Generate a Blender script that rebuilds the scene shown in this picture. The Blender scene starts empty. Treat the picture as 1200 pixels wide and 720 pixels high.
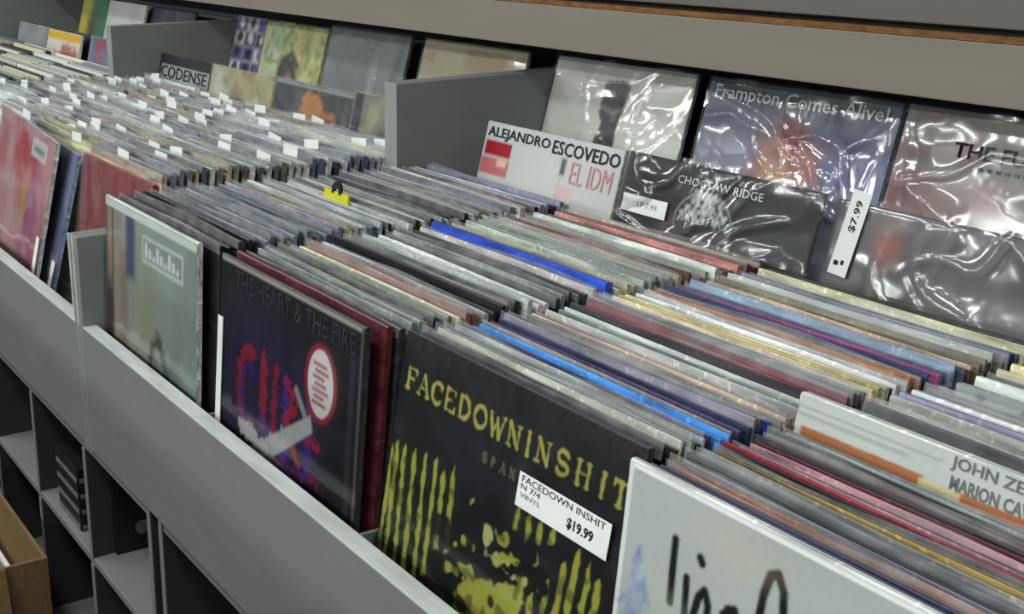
import bpy, bmesh, math, random
import numpy as np
from mathutils import Matrix, Vector
random.seed(11)
rng = np.random.default_rng(5)
SC = bpy.context.scene
COL = SC.collection
R = math.radians

# ------------------------------------------------------------------ camera
CAM_POS = Vector((1.606, -0.451, 1.299))
YAW, PITCH, ROLL, FPX = 0.953, -0.2832, 0.0217, 1469.3
fw = Vector((-math.sin(YAW) * math.cos(PITCH), math.cos(YAW) * math.cos(PITCH), math.sin(PITCH)))
rt = Vector((math.cos(YAW), math.sin(YAW), 0.0))
up = rt.cross(fw)
rx = math.cos(ROLL) * rt + math.sin(ROLL) * up
uy = -math.sin(ROLL) * rt + math.cos(ROLL) * up
cam_data = bpy.data.cameras.new('camera')
cam = bpy.data.objects.new('camera', cam_data)
COL.objects.link(cam)
M3 = Matrix((rx, uy, -fw)).transposed()
cam.matrix_world = Matrix.Translation(CAM_POS) @ M3.to_4x4()
cam_data.sensor_fit = 'HORIZONTAL'
cam_data.sensor_width = 36.0
cam_data.lens = 36.0 * FPX / 1200.0
cam_data.clip_start = 0.02
SC.camera = cam

# ------------------------------------------------------------------ world and lamps
world = bpy.data.worlds.new('world')
SC.world = world
world.use_nodes = True
world.node_tree.nodes['Background'].inputs[0].default_value = (0.93, 0.97, 1.0, 1)
world.node_tree.nodes['Background'].inputs[1].default_value = 0.26


def ceiling_tube(x, y, z, power, length=1.2, wide=0.16, rot=0.0):
    ld = bpy.data.lights.new('fluorescent_light', 'AREA')
    ld.shape = 'RECTANGLE'
    ld.size = length
    ld.size_y = wide
    ld.energy = power
    ld.color = (0.95, 1.0, 0.97)
    o = bpy.data.objects.new('fluorescent_light', ld)
    o.location = (x, y, z)
    o.rotation_euler = (0, 0, rot)
    COL.objects.link(o)


for lx in (-3.2, -1.4, 0.4, 2.2):
    ceiling_tube(lx, -0.9, 2.75, 16, 1.25, 0.30)
for ly, pw in ((-3.2, 45), (-5.2, 75), (-7.2, 95)):
    for lx in (-5.0, -2.6, -0.2, 2.2):
        ceiling_tube(lx, ly, 2.75, pw, 1.25, 0.30)

SC.view_settings.view_transform = 'Standard'
SC.view_settings.look = 'None'
SC.view_settings.gamma = 1.0
SC.view_settings.use_curve_mapping = False
SC.view_settings.exposure = 0.0
SC.cycles.transparent_max_bounces = 24
SC.cycles.max_bounces = 6


# ------------------------------------------------------------------ helpers
def lin(c):
    if isinstance(c, str):
        c = c.lstrip('#')
        c = [int(c[i:i + 2], 16) / 255 for i in (0, 2, 4)]
    return tuple((v / 12.92 if v <= 0.04045 else ((v + 0.055) / 1.055) ** 2.4) for v in c)


def node_mat(name):
    m = bpy.data.materials.new(name)
    m.use_nodes = True
    nt = m.node_tree
    b = nt.nodes['Principled BSDF']
    return m, nt, b


def grain_mat(name, col, rough=0.5, scale=(30, 30, 30), amount=0.12, spec=0.4, bump=0.0, metallic=0.0):
    """plain coloured surface with procedural mottling and a faint relief"""
    m, nt, b = node_mat(name)
    tc = nt.nodes.new('ShaderNodeTexCoord')
    mp = nt.nodes.new('ShaderNodeMapping')
    mp.inputs['Scale'].default_value = scale
    nz = nt.nodes.new('ShaderNodeTexNoise')
    nz.inputs['Scale'].default_value = 1.0
    nz.inputs['Detail'].default_value = 5
    nt.links.new(tc.outputs['Object'], mp.inputs['Vector'])
    nt.links.new(mp.outputs[0], nz.inputs['Vector'])
    rp = nt.nodes.new('ShaderNodeValToRGB')
    c = lin(col)
    rp.color_ramp.elements[0].position = 0.3
    rp.color_ramp.elements[1].position = 0.7
    rp.color_ramp.elements[0].color = tuple(v * (1 - amount) for v in c) + (1,)
    rp.color_ramp.elements[1].color = tuple(min(1, v * (1 + amount)) for v in c) + (1,)
    nt.links.new(nz.outputs['Fac'], rp.inputs['Fac'])
    nt.links.new(rp.outputs[0], b.inputs['Base Color'])
    b.inputs['Roughness'].default_value = rough
    b.inputs['Specular IOR Level'].default_value = spec
    b.inputs['Metallic'].default_value = metallic
    if bump:
        bp = nt.nodes.new('ShaderNodeBump')
        bp.inputs['Strength'].default_value = bump
        bp.inputs['Distance'].default_value = 0.002
        nt.links.new(nz.outputs['Fac'], bp.inputs['Height'])
        nt.links.new(bp.outputs[0], b.inputs['Normal'])
    return m


M_lam = grain_mat('grey_laminate', '#7c7d7b', 0.42, (9, 9, 60), 0.05, 0.35, 0.05)
M_lamdark = grain_mat('charcoal_grey_laminate', '#7f827e', 0.45, (9, 9, 50), 0.06, 0.3, 0.05)
M_edge = grain_mat('worn_white_edging', '#bcc1bc', 0.4, (14, 90, 90), 0.16, 0.4, 0.1)
M_edge2 = grain_mat('grey_edging', '#8f9390', 0.4, (80, 80, 14), 0.10, 0.4, 0.1)
M_fascia = grain_mat('warm_grey_fascia', '#827b71', 0.5, (4, 40, 40), 0.05, 0.3, 0.05)
M_upper = grain_mat('dull_grey_panel', '#696660', 0.5, (4, 40, 40), 0.05, 0.3, 0.05)
M_cub = grain_mat('shaded_cubby_board', '#343635', 0.5, (9, 9, 50), 0.08, 0.3, 0.05)  # deep shade inside the cubbies put into the board colour
M_raw = grain_mat('raw_particle_board', '#7a5430', 0.8, (60, 160, 160), 0.35, 0.2, 0.3)
M_floor = grain_mat('dark_carpet', '#3a3a3b', 0.95, (90, 90, 90), 0.4, 0.1, 0.3)
M_wall = grain_mat('grey_wall_paint', '#8a8d90', 0.7, (20, 20, 20), 0.05, 0.2, 0.05)
M_card = grain_mat('brown_cardboard', '#7a6243', 0.85, (25, 140, 140), 0.16, 0.15, 0.2)
M_black = grain_mat('black_plastic', '#17181a', 0.35, (60, 60, 60), 0.3, 0.4, 0.05)
M_white = grain_mat('white_paper', '#dcdddb', 0.55, (50, 50, 50), 0.04, 0.3, 0.05)
M_ink = grain_mat('black_ink', '#1c1c1f', 0.5, (80, 80, 80), 0.2, 0.2)
M_inkgrey = grain_mat('grey_ink', '#6a6c70', 0.5, (80, 80, 80), 0.2, 0.2)
M_inkred = grain_mat('faded_red_ink', '#c58d90', 0.5, (80, 80, 80), 0.2, 0.2)
M_inkwhite = grain_mat('white_ink', '#d9dcdc', 0.45, (80, 80, 80), 0.12, 0.2)
M_inkdim = grain_mat('dim_grey_ink', '#3b3b44', 0.45, (80, 80, 80), 0.3, 0.2)
M_inkcrim = grain_mat('crimson_ink', '#a02438', 0.45, (80, 80, 80), 0.15, 0.2)
M_yellow = grain_mat('yellow_tab', '#c9c524', 0.5, (50, 50, 50), 0.1, 0.3)

# record sleeves: the colour of each object, streaked along its length
M_sleeve, nt, b = node_mat('record_sleeve_card')
oi = nt.nodes.new('ShaderNodeObjectInfo')
tc = nt.nodes.new('ShaderNodeTexCoord')
mp = nt.nodes.new('ShaderNodeMapping')
mp.inputs['Scale'].default_value = (16, 420, 110)
nt.links.new(tc.outputs['Object'], mp.inputs['Vector'])
mw = nt.nodes.new('ShaderNodeMath'); mw.operation = 'MULTIPLY'; mw.inputs[1].default_value = 60
nt.links.new(oi.outputs['Random'], mw.inputs[0])
n1 = nt.nodes.new('ShaderNodeTexNoise'); n1.noise_dimensions = '4D'
n1.inputs['Scale'].default_value = 1; n1.inputs['Detail'].default_value = 3
nt.links.new(mp.outputs[0], n1.inputs['Vector']); nt.links.new(mw.outputs[0], n1.inputs['W'])
mp2 = nt.nodes.new('ShaderNodeMapping'); mp2.inputs['Scale'].default_value = (170, 40, 140)
nt.links.new(tc.outputs['Object'], mp2.inputs['Vector'])
n2 = nt.nodes.new('ShaderNodeTexNoise'); n2.noise_dimensions = '4D'
n2.inputs['Scale'].default_value = 1; n2.inputs['Detail'].default_value = 1
nt.links.new(mp2.outputs[0], n2.inputs['Vector']); nt.links.new(mw.outputs[0], n2.inputs['W'])
r1 = nt.nodes.new('ShaderNodeValToRGB')
r1.color_ramp.elements[0].position = 0.32; r1.color_ramp.elements[0].color = (0.34, 0.34, 0.37, 1)
r1.color_ramp.elements[1].position = 0.70; r1.color_ramp.elements[1].color = (1.45, 1.45, 1.42, 1)
nt.links.new(n1.outputs['Fac'], r1.inputs['Fac'])
mx = nt.nodes.new('ShaderNodeMix'); mx.data_type = 'RGBA'; mx.blend_type = 'MULTIPLY'
mx.inputs['Factor'].default_value = 0.85
nt.links.new(oi.outputs['Color'], mx.inputs['A']); nt.links.new(r1.outputs[0], mx.inputs['B'])
r2 = nt.nodes.new('ShaderNodeValToRGB')
r2.color_ramp.elements[0].position = 0.60; r2.color_ramp.elements[0].color = (0, 0, 0, 1)
r2.color_ramp.elements[1].position = 0.68; r2.color_ramp.elements[1].color = (0.8, 0.8, 0.8, 1)
nt.links.new(n2.outputs['Fac'], r2.inputs['Fac'])
mx2 = nt.nodes.new('ShaderNodeMix'); mx2.data_type = 'RGBA'; mx2.blend_type = 'MULTIPLY'
nt.links.new(r2.outputs[0], mx2.inputs['Factor'])
nt.links.new(mx.outputs['Result'], mx2.inputs['A'])
mx2.inputs['B'].default_value = (1.7, 1.7, 1.7, 1)
nt.links.new(mx2.outputs['Result'], b.inputs['Base Color'])
b.inputs['Roughness'].default_value = 0.38
b.inputs['Specular IOR Level'].default_value = 0.45

# printed cover art: a colour per vertex
M_art, nt, b = node_mat('printed_cover')
at = nt.nodes.new('ShaderNodeAttribute'); at.attribute_name = 'print'
nz = nt.nodes.new('ShaderNodeTexNoise'); nz.inputs['Scale'].default_value = 220; nz.inputs['Detail'].default_value = 3
tc = nt.nodes.new('ShaderNodeTexCoord'); nt.links.new(tc.outputs['Object'], nz.inputs['Vector'])
rp = nt.nodes.new('ShaderNodeValToRGB')
rp.color_ramp.elements[0].color = (0.86, 0.86, 0.86, 1); rp.color_ramp.elements[1].color = (1.12, 1.12, 1.12, 1)
nt.links.new(nz.outputs['Fac'], rp.inputs['Fac'])
mx = nt.nodes.new('ShaderNodeMix'); mx.data_type = 'RGBA'; mx.blend_type = 'MULTIPLY'; mx.inputs['Factor'].default_value = 0.7
nt.links.new(at.outputs['Color'], mx.inputs['A']); nt.links.new(rp.outputs[0], mx.inputs['B'])
nt.links.new(mx.outputs['Result'], b.inputs['Base Color'])
b.inputs['Roughness'].default_value = 0.4
b.inputs['Specular IOR Level'].default_value = 0.4


def film_mat(name, haze, gloss, rough, ior, tint=(0.9, 0.92, 0.92)):
    """thin clear plastic: see-through, a little milky, glossy at its creases"""
    m = bpy.data.materials.new(name)
    m.use_nodes = True
    nt = m.node_tree
    nt.nodes.clear()
    out = nt.nodes.new('ShaderNodeOutputMaterial')
    tr = nt.nodes.new('ShaderNodeBsdfTransparent')
    tr.inputs[0].default_value = (0.97, 0.97, 0.97, 1)
    df = nt.nodes.new('ShaderNodeBsdfDiffuse')
    df.inputs[0].default_value = tint + (1,)
    gl = nt.nodes.new('ShaderNodeBsdfGlossy')
    gl.inputs['Roughness'].default_value = rough
    gl.inputs['Color'].default_value = (1, 1, 1, 1)
    nz = nt.nodes.new('ShaderNodeTexNoise'); nz.inputs['Scale'].default_value = 26; nz.inputs['Detail'].default_value = 4
    tc = nt.nodes.new('ShaderNodeTexCoord'); nt.links.new(tc.outputs['Object'], nz.inputs['Vector'])
    mr = nt.nodes.new('ShaderNodeMapRange')
    mr.inputs['From Min'].default_value = 0.35; mr.inputs['From Max'].default_value = 0.7
    mr.inputs['To Min'].default_value = haze * 0.5; mr.inputs['To Max'].default_value = haze * 1.5
    nt.links.new(nz.outputs['Fac'], mr.inputs['Value'])
    m1 = nt.nodes.new('ShaderNodeMixShader')
    nt.links.new(mr.outputs[0], m1.inputs[0])
    nt.links.new(tr.outputs[0], m1.inputs[1]); nt.links.new(df.outputs[0], m1.inputs[2])
    fr = nt.nodes.new('ShaderNodeFresnel'); fr.inputs['IOR'].default_value = ior
    ad = nt.nodes.new('ShaderNodeMath'); ad.operation = 'MULTIPLY_ADD'; ad.use_clamp = True
    ad.inputs[1].default_value = 1.0; ad.inputs[2].default_value = gloss
    nt.links.new(fr.outputs[0], ad.inputs[0])
    m2 = nt.nodes.new('ShaderNodeMixShader')
    nt.links.new(ad.outputs[0], m2.inputs[0])
    nt.links.new(m1.outputs[0], m2.inputs[1]); nt.links.new(gl.outputs[0], m2.inputs[2])
    nt.links.new(m2.outputs[0], out.inputs[0])
    return m


M_film = film_mat('clear_shrink_wrap', 0.045, 0.02, 0.10, 1.45)
M_filmdark = film_mat('clear_bag_film', 0.010, 0.0, 0.10, 1.45)
M_filmthin = film_mat('clear_plastic_sleeve', 0.004, 0.0, 0.12, 1.2)
M_lip = film_mat('milky_plastic_lip', 0.12, 0.02, 0.16, 1.35)


def link(o, parent=None):
    COL.objects.link(o)
    if parent is not None:
        o.parent = parent
    return o


def obj(name, me, mat, parent=None, loc=None, rot=None):
    if mat is not None and not me.materials:
        me.materials.append(mat)
    o = bpy.data.objects.new(name, me)
    link(o, parent)
    if loc: o.location = loc
    if rot: o.rotation_euler = rot
    return o


def tag(o, label=None, cat=None, group=None, kind=None):
    if label: o['label'] = label
    if cat: o['category'] = cat
    if group: o['group'] = group
    if kind: o['kind'] = kind
    return o


def empty(name, loc, label, cat, group=None):
    o = bpy.data.objects.new(name, None)
    o.empty_display_size = 0.05
    o.location = loc
    link(o)
    return tag(o, label, cat, group)


def box_mesh(name, x0, x1, y0, y1, z0, z1, bevel=0.0):
    bm = bmesh.new()
    bmesh.ops.create_cube(bm, size=1.0)
    for v in bm.verts:
        v.co = ((x0 + x1) / 2 + v.co.x * (x1 - x0), (y0 + y1) / 2 + v.co.y * (y1 - y0), (z0 + z1) / 2 + v.co.z * (z1 - z0))
    if bevel:
        bmesh.ops.bevel(bm, geom=bm.edges[:], offset=bevel, segments=2, affect='EDGES', profile=0.6)
    me = bpy.data.meshes.new(name)
    bm.to_mesh(me); bm.free()
    return me


def box(name, x0, x1, y0, y1, z0, z1, mat, parent=None, bevel=0.0015, loc=None):
    return obj(name, box_mesh(name, x0, x1, y0, y1, z0, z1, bevel), mat, parent, loc)


def prism_x(name, prof, x0, x1, mat, parent=None):
    """a (y, z) outline extruded along x"""
    n = len(prof)
    vs = [(x0, y, z) for y, z in prof] + [(x1, y, z) for y, z in prof]
    fs = [tuple(range(n))[::-1], tuple(range(n, 2 * n))]
    fs += [(i, (i + 1) % n, n + (i + 1) % n, n + i) for i in range(n)]
    me = bpy.data.meshes.new(name)
    me.from_pydata(vs, [], fs); me.validate()
    bm = bmesh.new(); bm.from_mesh(me)
    bmesh.ops.recalc_face_normals(bm, faces=bm.faces[:])
    bmesh.ops.bevel(bm, geom=bm.edges[:], offset=0.001, segments=1, affect='EDGES')
    bm.to_mesh(me); bm.free()
    return obj(name, me, mat, parent)


def grid_mesh(name, X, Y, Z, smooth=True):
    """X, Y, Z: (rows, cols) arrays"""
    r, c = X.shape
    co = np.stack([X, Y, Z], -1).reshape(-1, 3).astype(np.float32)
    i = np.arange(r * c).reshape(r, c)
    f = np.stack([i[:-1, :-1], i[:-1, 1:], i[1:, 1:], i[1:, :-1]], -1).reshape(-1, 4)
    me = bpy.data.meshes.new(name)
    me.vertices.add(len(co)); me.vertices.foreach_set('co', co.ravel())
    me.loops.add(f.size); me.loops.foreach_set('vertex_index', f.ravel().astype(np.int32))
    me.polygons.add(len(f))
    me.polygons.foreach_set('loop_start', np.arange(0, f.size, 4, dtype=np.int32))
    me.polygons.foreach_set('loop_total', np.full(len(f), 4, dtype=np.int32))
    me.update(calc_edges=True)
    me.validate()
    if smooth:
        me.polygons.foreach_set('use_smooth', np.ones(len(f), dtype=bool))
    return me


# ------------------------------------------------------------------ printed art painted on a grid
def vnoise(n, cells, seed=0, ax=None):
    g = np.random.default_rng(seed)
    cy, cx = (cells, cells) if ax is None else ax
    a = g.random((cy + 2, cx + 2))
    yy = np.linspace(0, cy, n)[:, None]; xx = np.linspace(0, cx, n)[None, :]
    iy = np.floor(yy).astype(int); ix = np.floor(xx).astype(int)
    fy = yy - iy; fx = xx - ix
    fy = fy * fy * (3 - 2 * fy); fx = fx * fx * (3 - 2 * fx)
    return (a[iy, ix] * (1 - fy) * (1 - fx) + a[iy + 1, ix] * fy * (1 - fx) + a[iy, ix + 1] * (1 - fy) * fx + a[iy + 1, ix + 1] * fy * fx)


class Art:
    def __init__(self, n, base):
        self.n = n
        t = np.linspace(0, 1, n)
        self.U, self.V = np.meshgrid(t, t)
        self.im = np.ones((n, n, 3)) * np.array(lin(base))

    def mix(self, a, c):
        a = np.clip(a, 0, 1)[..., None]
        self.im = self.im * (1 - a) + np.array(lin(c)) * a
        return self

    def sd(self, d, c, op=1.0, soft=1.0):
        return self.mix(np.clip(0.5 - d * self.n / soft, 0, 1) * op, c)

    def rect(self, u0, v0, u1, v1, c, op=1.0, soft=1.0, rag=0.0, seed=0):
        d = np.maximum(np.maximum(u0 - self.U, self.U - u1), np.maximum(v0 - self.V, self.V - v1))
        if rag: d = d + (vnoise(self.n, 60, seed) - 0.5) * rag
        return self.sd(d, c, op, soft)

    def ell(self, u, v, a, b2, c, op=1.0, soft=1.0, rag=0.0, seed=0, cells=14):
        d = (np.hypot((self.U - u) / a, (self.V - v) / b2) - 1) * min(a, b2)
        if rag: d = d + (vnoise(self.n, cells, seed) - 0.5) * rag
        return self.sd(d, c, op, soft)

    def line(self, pts, w, c, op=1.0, soft=1.0, rag=0.0, seed=0):
        d = np.full(self.U.shape, 9.0)
        for (a0, b0), (a1, b1) in zip(pts[:-1], pts[1:]):
            L = (a1 - a0) ** 2 + (b1 - b0) ** 2 + 1e-9
            t = np.clip(((self.U - a0) * (a1 - a0) + (self.V - b0) * (b1 - b0)) / L, 0, 1)
            d = np.minimum(d, np.hypot(self.U - a0 - t * (a1 - a0), self.V - b0 - t * (b1 - b0)))
        d = d - w / 2
        if rag: d = d + (vnoise(self.n, 70, seed) - 0.5) * rag
        return self.sd(d, c, op, soft)

    def poly(self, pts, c, op=1.0, soft=1.0, rag=0.0, seed=0):
        inside = np.zeros(self.U.shape, bool)
        d = np.full(self.U.shape, 9.0)
        for (a0, b0), (a1, b1) in zip(pts, pts[1:] + pts[:1]):
            cr = (b0 > self.V) != (b1 > self.V)
            xi = (a1 - a0) * (self.V - b0) / (b1 - b0 + 1e-12) + a0
            inside ^= cr & (self.U < xi)
            L = (a1 - a0) ** 2 + (b1 - b0) ** 2 + 1e-9
            t = np.clip(((self.U - a0) * (a1 - a0) + (self.V - b0) * (b1 - b0)) / L, 0, 1)
            d = np.minimum(d, np.hypot(self.U - a0 - t * (a1 - a0), self.V - b0 - t * (b1 - b0)))
        d = np.where(inside, -d, d)
        if rag: d = d + (vnoise(self.n, 50, seed) - 0.5) * rag
        return self.sd(d, c, op, soft)

    def cloud(self, c, cells, lo, hi, seed=0, op=1.0, ax=None):
        f = vnoise(self.n, cells, seed, ax)
        return self.mix(np.clip((f - lo) / (hi - lo), 0, 1) * op, c)

    def grad(self, c0, v0, v1, op=1.0):
        return self.mix(np.clip((self.V - v0) / (v1 - v0), 0, 1) * op, c0)

    def mesh(self, W, H, y):
        me = grid_mesh('cover_art', (self.U - 0.5) * W, np.full_like(self.U, y), self.V * H)
        ca = me.color_attributes.new('print', 'FLOAT_COLOR', 'POINT')
        buf = np.ones((self.n * self.n, 4), np.float32)
        buf[:, :3] = self.im.reshape(-1, 3)
        ca.data.foreach_set('color', buf.ravel())
        return me


def arc(cx, cy, rx_, ry_, a0, a1, n=14):
    return [(cx + rx_ * math.cos(R(a0 + (a1 - a0) * i / n)), cy + ry_ * math.sin(R(a0 + (a1 - a0) * i / n))) for i in range(n + 1)]


# thin and thick strokes of a serif capital, drawn in a unit box: (points, weight)
def serif(ch):
    T, t = 1.0, 0.45

    def sr(x, y, w=0.34): return ([(x - w / 2, y), (x + w / 2, y)], t)
    G = {
        'F': [([(.2, 0), (.2, 1)], T), ([(.2, 1), (.85, 1)], t), ([(.2, .52), (.65, .52)], t), ([(.85, 1), (.85, .82)], t), sr(.2, 0)],
        'A': [([(.1, 0), (.5, 1)], t), ([(.5, 1), (.9, 0)], T), ([(.25, .35), (.75, .35)], t), sr(.1, 0, .26), sr(.9, 0, .26)],
        'C': [(arc(.52, .5, .42, .5, 45, 180), T), (arc(.52, .5, .42, .5, 180, 315), T), ([(.84, .86), (.84, .68)], t)],
        'E': [([(.2, 0), (.2, 1)], T), ([(.2, 1), (.85, 1)], t), ([(.2, .52), (.65, .52)], t), ([(.2, 0), (.88, 0)], t), ([(.85, 1), (.85, .82)], t), ([(.88, 0), (.88, .2)], t)],
        'D': [([(.2, 0), (.2, 1)], T), ([(.2, 1), (.45, 1)], t), ([(.2, 0), (.45, 0)], t), (arc(.45, .5, .44, .5, 90, -90), T)],
        'O': [(arc(.5, .5, .42, .5, 0, 360, 26), T)],
        'W': [([(.02, 1), (.28, 0)], T), ([(.28, 0), (.5, .85)], t), ([(.5, .85), (.72, 0)], T), ([(.72, 0), (.98, 1)], t), sr(.05, 1, .22), sr(.95, 1, .22)],
        'N': [([(.18, 0), (.18, 1)], t), ([(.18, 1), (.82, 0)], T), ([(.82, 0), (.82, 1)], t), sr(.18, 0, .26), sr(.82, 1, .26)],
        'I': [([(.5, 0), (.5, 1)], T), sr(.5, 0, .3), sr(.5, 1, .3)],
        'S': [(arc(.5, .75, .32, .25, 20, 270), T), (arc(.5, .25, .34, .25, 90, -160), T)],
        'H': [([(.2, 0), (.2, 1)], T), ([(.8, 0), (.8, 1)], T), ([(.2, .52), (.8, .52)], t), sr(.2, 0, .3), sr(.2, 1, .3), sr(.8, 0, .3), sr(.8, 1, .3)],
        'T': [([(.5, 0), (.5, 1)], T), ([(.1, 1), (.9, 1)], t), sr(.5, 0, .3), ([(.1, 1), (.1, .82)], t), ([(.9, 1), (.9, .82)], t)],
    }
    return G[ch]


def lettering(text, width, height, mat, parent, x, z, y, name='lettering', slant=0.0, thick=0.0):
    """words as flat print, fitted to width x height, lower left corner at (x, z) on the face y"""
    cu = bpy.data.curves.new('lettering', 'FONT')
    cu.body = text
    cu.size = 1.0
    cu.offset = thick
    cu.resolution_u = 2
    t = bpy.data.objects.new('lettering_curve', cu)
    COL.objects.link(t)
    dg = bpy.context.evaluated_depsgraph_get()
    me = bpy.data.meshes.new_from_object(t.evaluated_get(dg))
    bpy.data.objects.remove(t); bpy.data.curves.remove(cu)
    n = len(me.vertices)
    co = np.zeros(n * 3, np.float32); me.vertices.foreach_get('co', co)
    co = co.reshape(-1, 3)
    lo, hi = co.min(0), co.max(0)
    s = (co - lo) / np.maximum(hi - lo, 1e-6)
    out = np.zeros_like(co)
    out[:, 0] = x + s[:, 0] * width + slant * s[:, 1] * height
    out[:, 1] = y
    out[:, 2] = z + s[:, 1] * height
    me.vertices.foreach_set('co', out.ravel()); me.update()
    me.materials.clear()
    return obj(name, me, mat, parent)


# ------------------------------------------------------------------ film over a cover
def wrap_mesh(W, H, seed, amp=0.0022, n=90, creases=9, ripples=0.0004, y=-0.004, margin=0.003, bulge=0.0):
    g = np.random.default_rng(seed)
    t = np.linspace(0, 1, n)
    U, V = np.meshgrid(t, t)
    d = np.zeros_like(U)
    for k in range(creases):
        a = g.uniform(0, math.pi); cx, cy = g.uniform(0, 1, 2)
        wob = (vnoise(n, 5, seed * 31 + k) - 0.5) * g.uniform(0.1, 0.3)
        s = (U - cx) * math.cos(a) + (V - cy) * math.sin(a) + wob
        ln = -(U - cx) * math.sin(a) + (V - cy) * math.cos(a)
        w = g.uniform(0.012, 0.04)
        d += amp * g.uniform(0.4, 1) * np.exp(-np.abs(s) / w) * np.exp(-(ln / g.uniform(0.15, 0.5)) ** 2)
    d += ripples * (vnoise(n, 5, seed + 3) - 0.5) * 5 + ripples * (vnoise(n, 1, seed + 4, (14, 4)) - 0.5) * 1.6 + ripples * (vnoise(n, 1, seed + 5, (30, 34)) - 0.5) * 0.3
    d += bulge * np.sin(np.pi * U) * np.sin(np.pi * V)
    ed = np.minimum(np.minimum(U, 1 - U), np.minimum(V, 1 - V))
    d *= np.clip(ed / 0.03, 0, 1)
    return grid_mesh('plastic_wrap', (U - 0.5) * (W + 2 * margin), y - np.maximum(d, -0.001), V * (H + 2 * margin) - margin)


# ------------------------------------------------------------------ sleeve meshes
SLEEVES = {}


def sleeve_mesh(t, W=0.314, H=0.315, bend=0):
    key = (round(t, 4), W, H, bend)
    if key in SLEEVES: return SLEEVES[key]
    c = min(0.0012, t * 0.3)
    prof = [(-t / 2, 0), (-t / 2, H - c), (-t / 2 + c, H), (t / 2 - c, H), (t / 2, H - c), (t / 2, 0)]
    nx = 8
    g = random.Random(bend * 7 + int(t * 1e4))
    ph, am = g.uniform(0, 6.28), 0.0006 if bend else 0
    vs, fs = [], []
    for i in range(nx + 1):
        u = i / nx
        o = am * math.sin(ph + u * 5.0)
        h = am * math.sin(ph * 2 + u * 4.0)
        for (y, z) in prof:
            vs.append(((u - 0.5) * W, y + o * z / H, z + (h if z > 0.1 else 0)))
    k = len(prof)
    for i in range(nx):
        for j in range(k):
            a, b_ = i * k + j, i * k + (j + 1) % k
            fs.append((a, b_, b_ + k, a + k))
    fs.append(tuple(range(k))[::-1]); fs.append(tuple(range(nx * k, nx * k + k)))
    me = bpy.data.meshes.new('record_sleeve')
    me.from_pydata(vs, [], fs)
    bm = bmesh.new(); bm.from_mesh(me); bmesh.ops.recalc_face_normals(bm, faces=bm.faces[:]); bm.to_mesh(me); bm.free()
    me.materials.append(M_sleeve)
    SLEEVES[key] = me
    return me


LIPS = []
for k in range(5):
    g = np.random.default_rng(40 + k)
    n = 15
    U, V = np.meshgrid(np.linspace(0, 1, n), np.linspace(0, 1, 4))
    wav = (0.0007 * np.sin(U * g.uniform(4, 11) + g.uniform(0, 6)) + 0.0003 * np.sin(U * g.uniform(15, 30))) * (0.3 + V)
    me = grid_mesh('plastic_lip', (U - 0.5) * 0.317, -0.0013 - wav * 0.8 - 0.0004 * (1 - V), 0.304 + V * (0.0130 + 0.002 * np.sin(U * 7 + k)))
    me.materials.append(M_lip)
    LIPS.append(me)
STICK = box_mesh('price_sticker', -0.024, 0.024, -0.0006, 0.0006, 0, 0.0145)
STICK.materials.append(M_white)

ONES = ['', 'first', 'second', 'third', 'fourth', 'fifth', 'sixth', 'seventh', 'eighth', 'ninth', 'tenth', 'eleventh', 'twelfth',
        'thirteenth', 'fourteenth', 'fifteenth', 'sixteenth', 'seventeenth', 'eighteenth', 'nineteenth']
TENS = {2: ('twenty', 'twentieth'), 3: ('thirty', 'thirtieth'), 4: ('forty', 'fortieth'), 5: ('fifty', 'fiftieth')}


def ordinal(n):
    if n < 20: return ONES[n]
    a, b_ = TENS[n // 10]
    return b_ if n % 10 == 0 else a + '-' + ONES[n % 10]


PAL = {  # plain colour words and their paper colours
    'black': '#1b1b1e', 'charcoal': '#3a3b3d', 'grey': '#868985', 'pale grey': '#b3b6b0', 'white': '#d6d8d2', 'cream': '#cfc9a2',
    'yellow': '#c3b56a', 'beige': '#b9a990', 'tan': '#a8906c', 'brown': '#6a4c42', 'maroon': '#5c2631', 'red': '#9c3740',
    'crimson': '#8e2438', 'salmon': '#c08078', 'pink': '#b8848c', 'orange': '#bd7544', 'lilac': '#8f8aa6', 'purple': '#46386a',
    'navy': '#2a3358', 'slate': '#5d6876', 'blue': '#2b4fb0', 'bright blue': '#3f86d8', 'pale blue': '#90aac4', 'olive': '#77775a',
    'grey-green': '#8d9a8c', 'green': '#4c6a55', 'magenta': '#a44c8c', 'gold': '#8f7a3e'}


def place(o, x, y, z, lean, yaw=0.0, tilt=0.0):
    o.location = (x, y, z)
    o.rotation_euler = (-R(lean), R(tilt), R(yaw))


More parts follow.
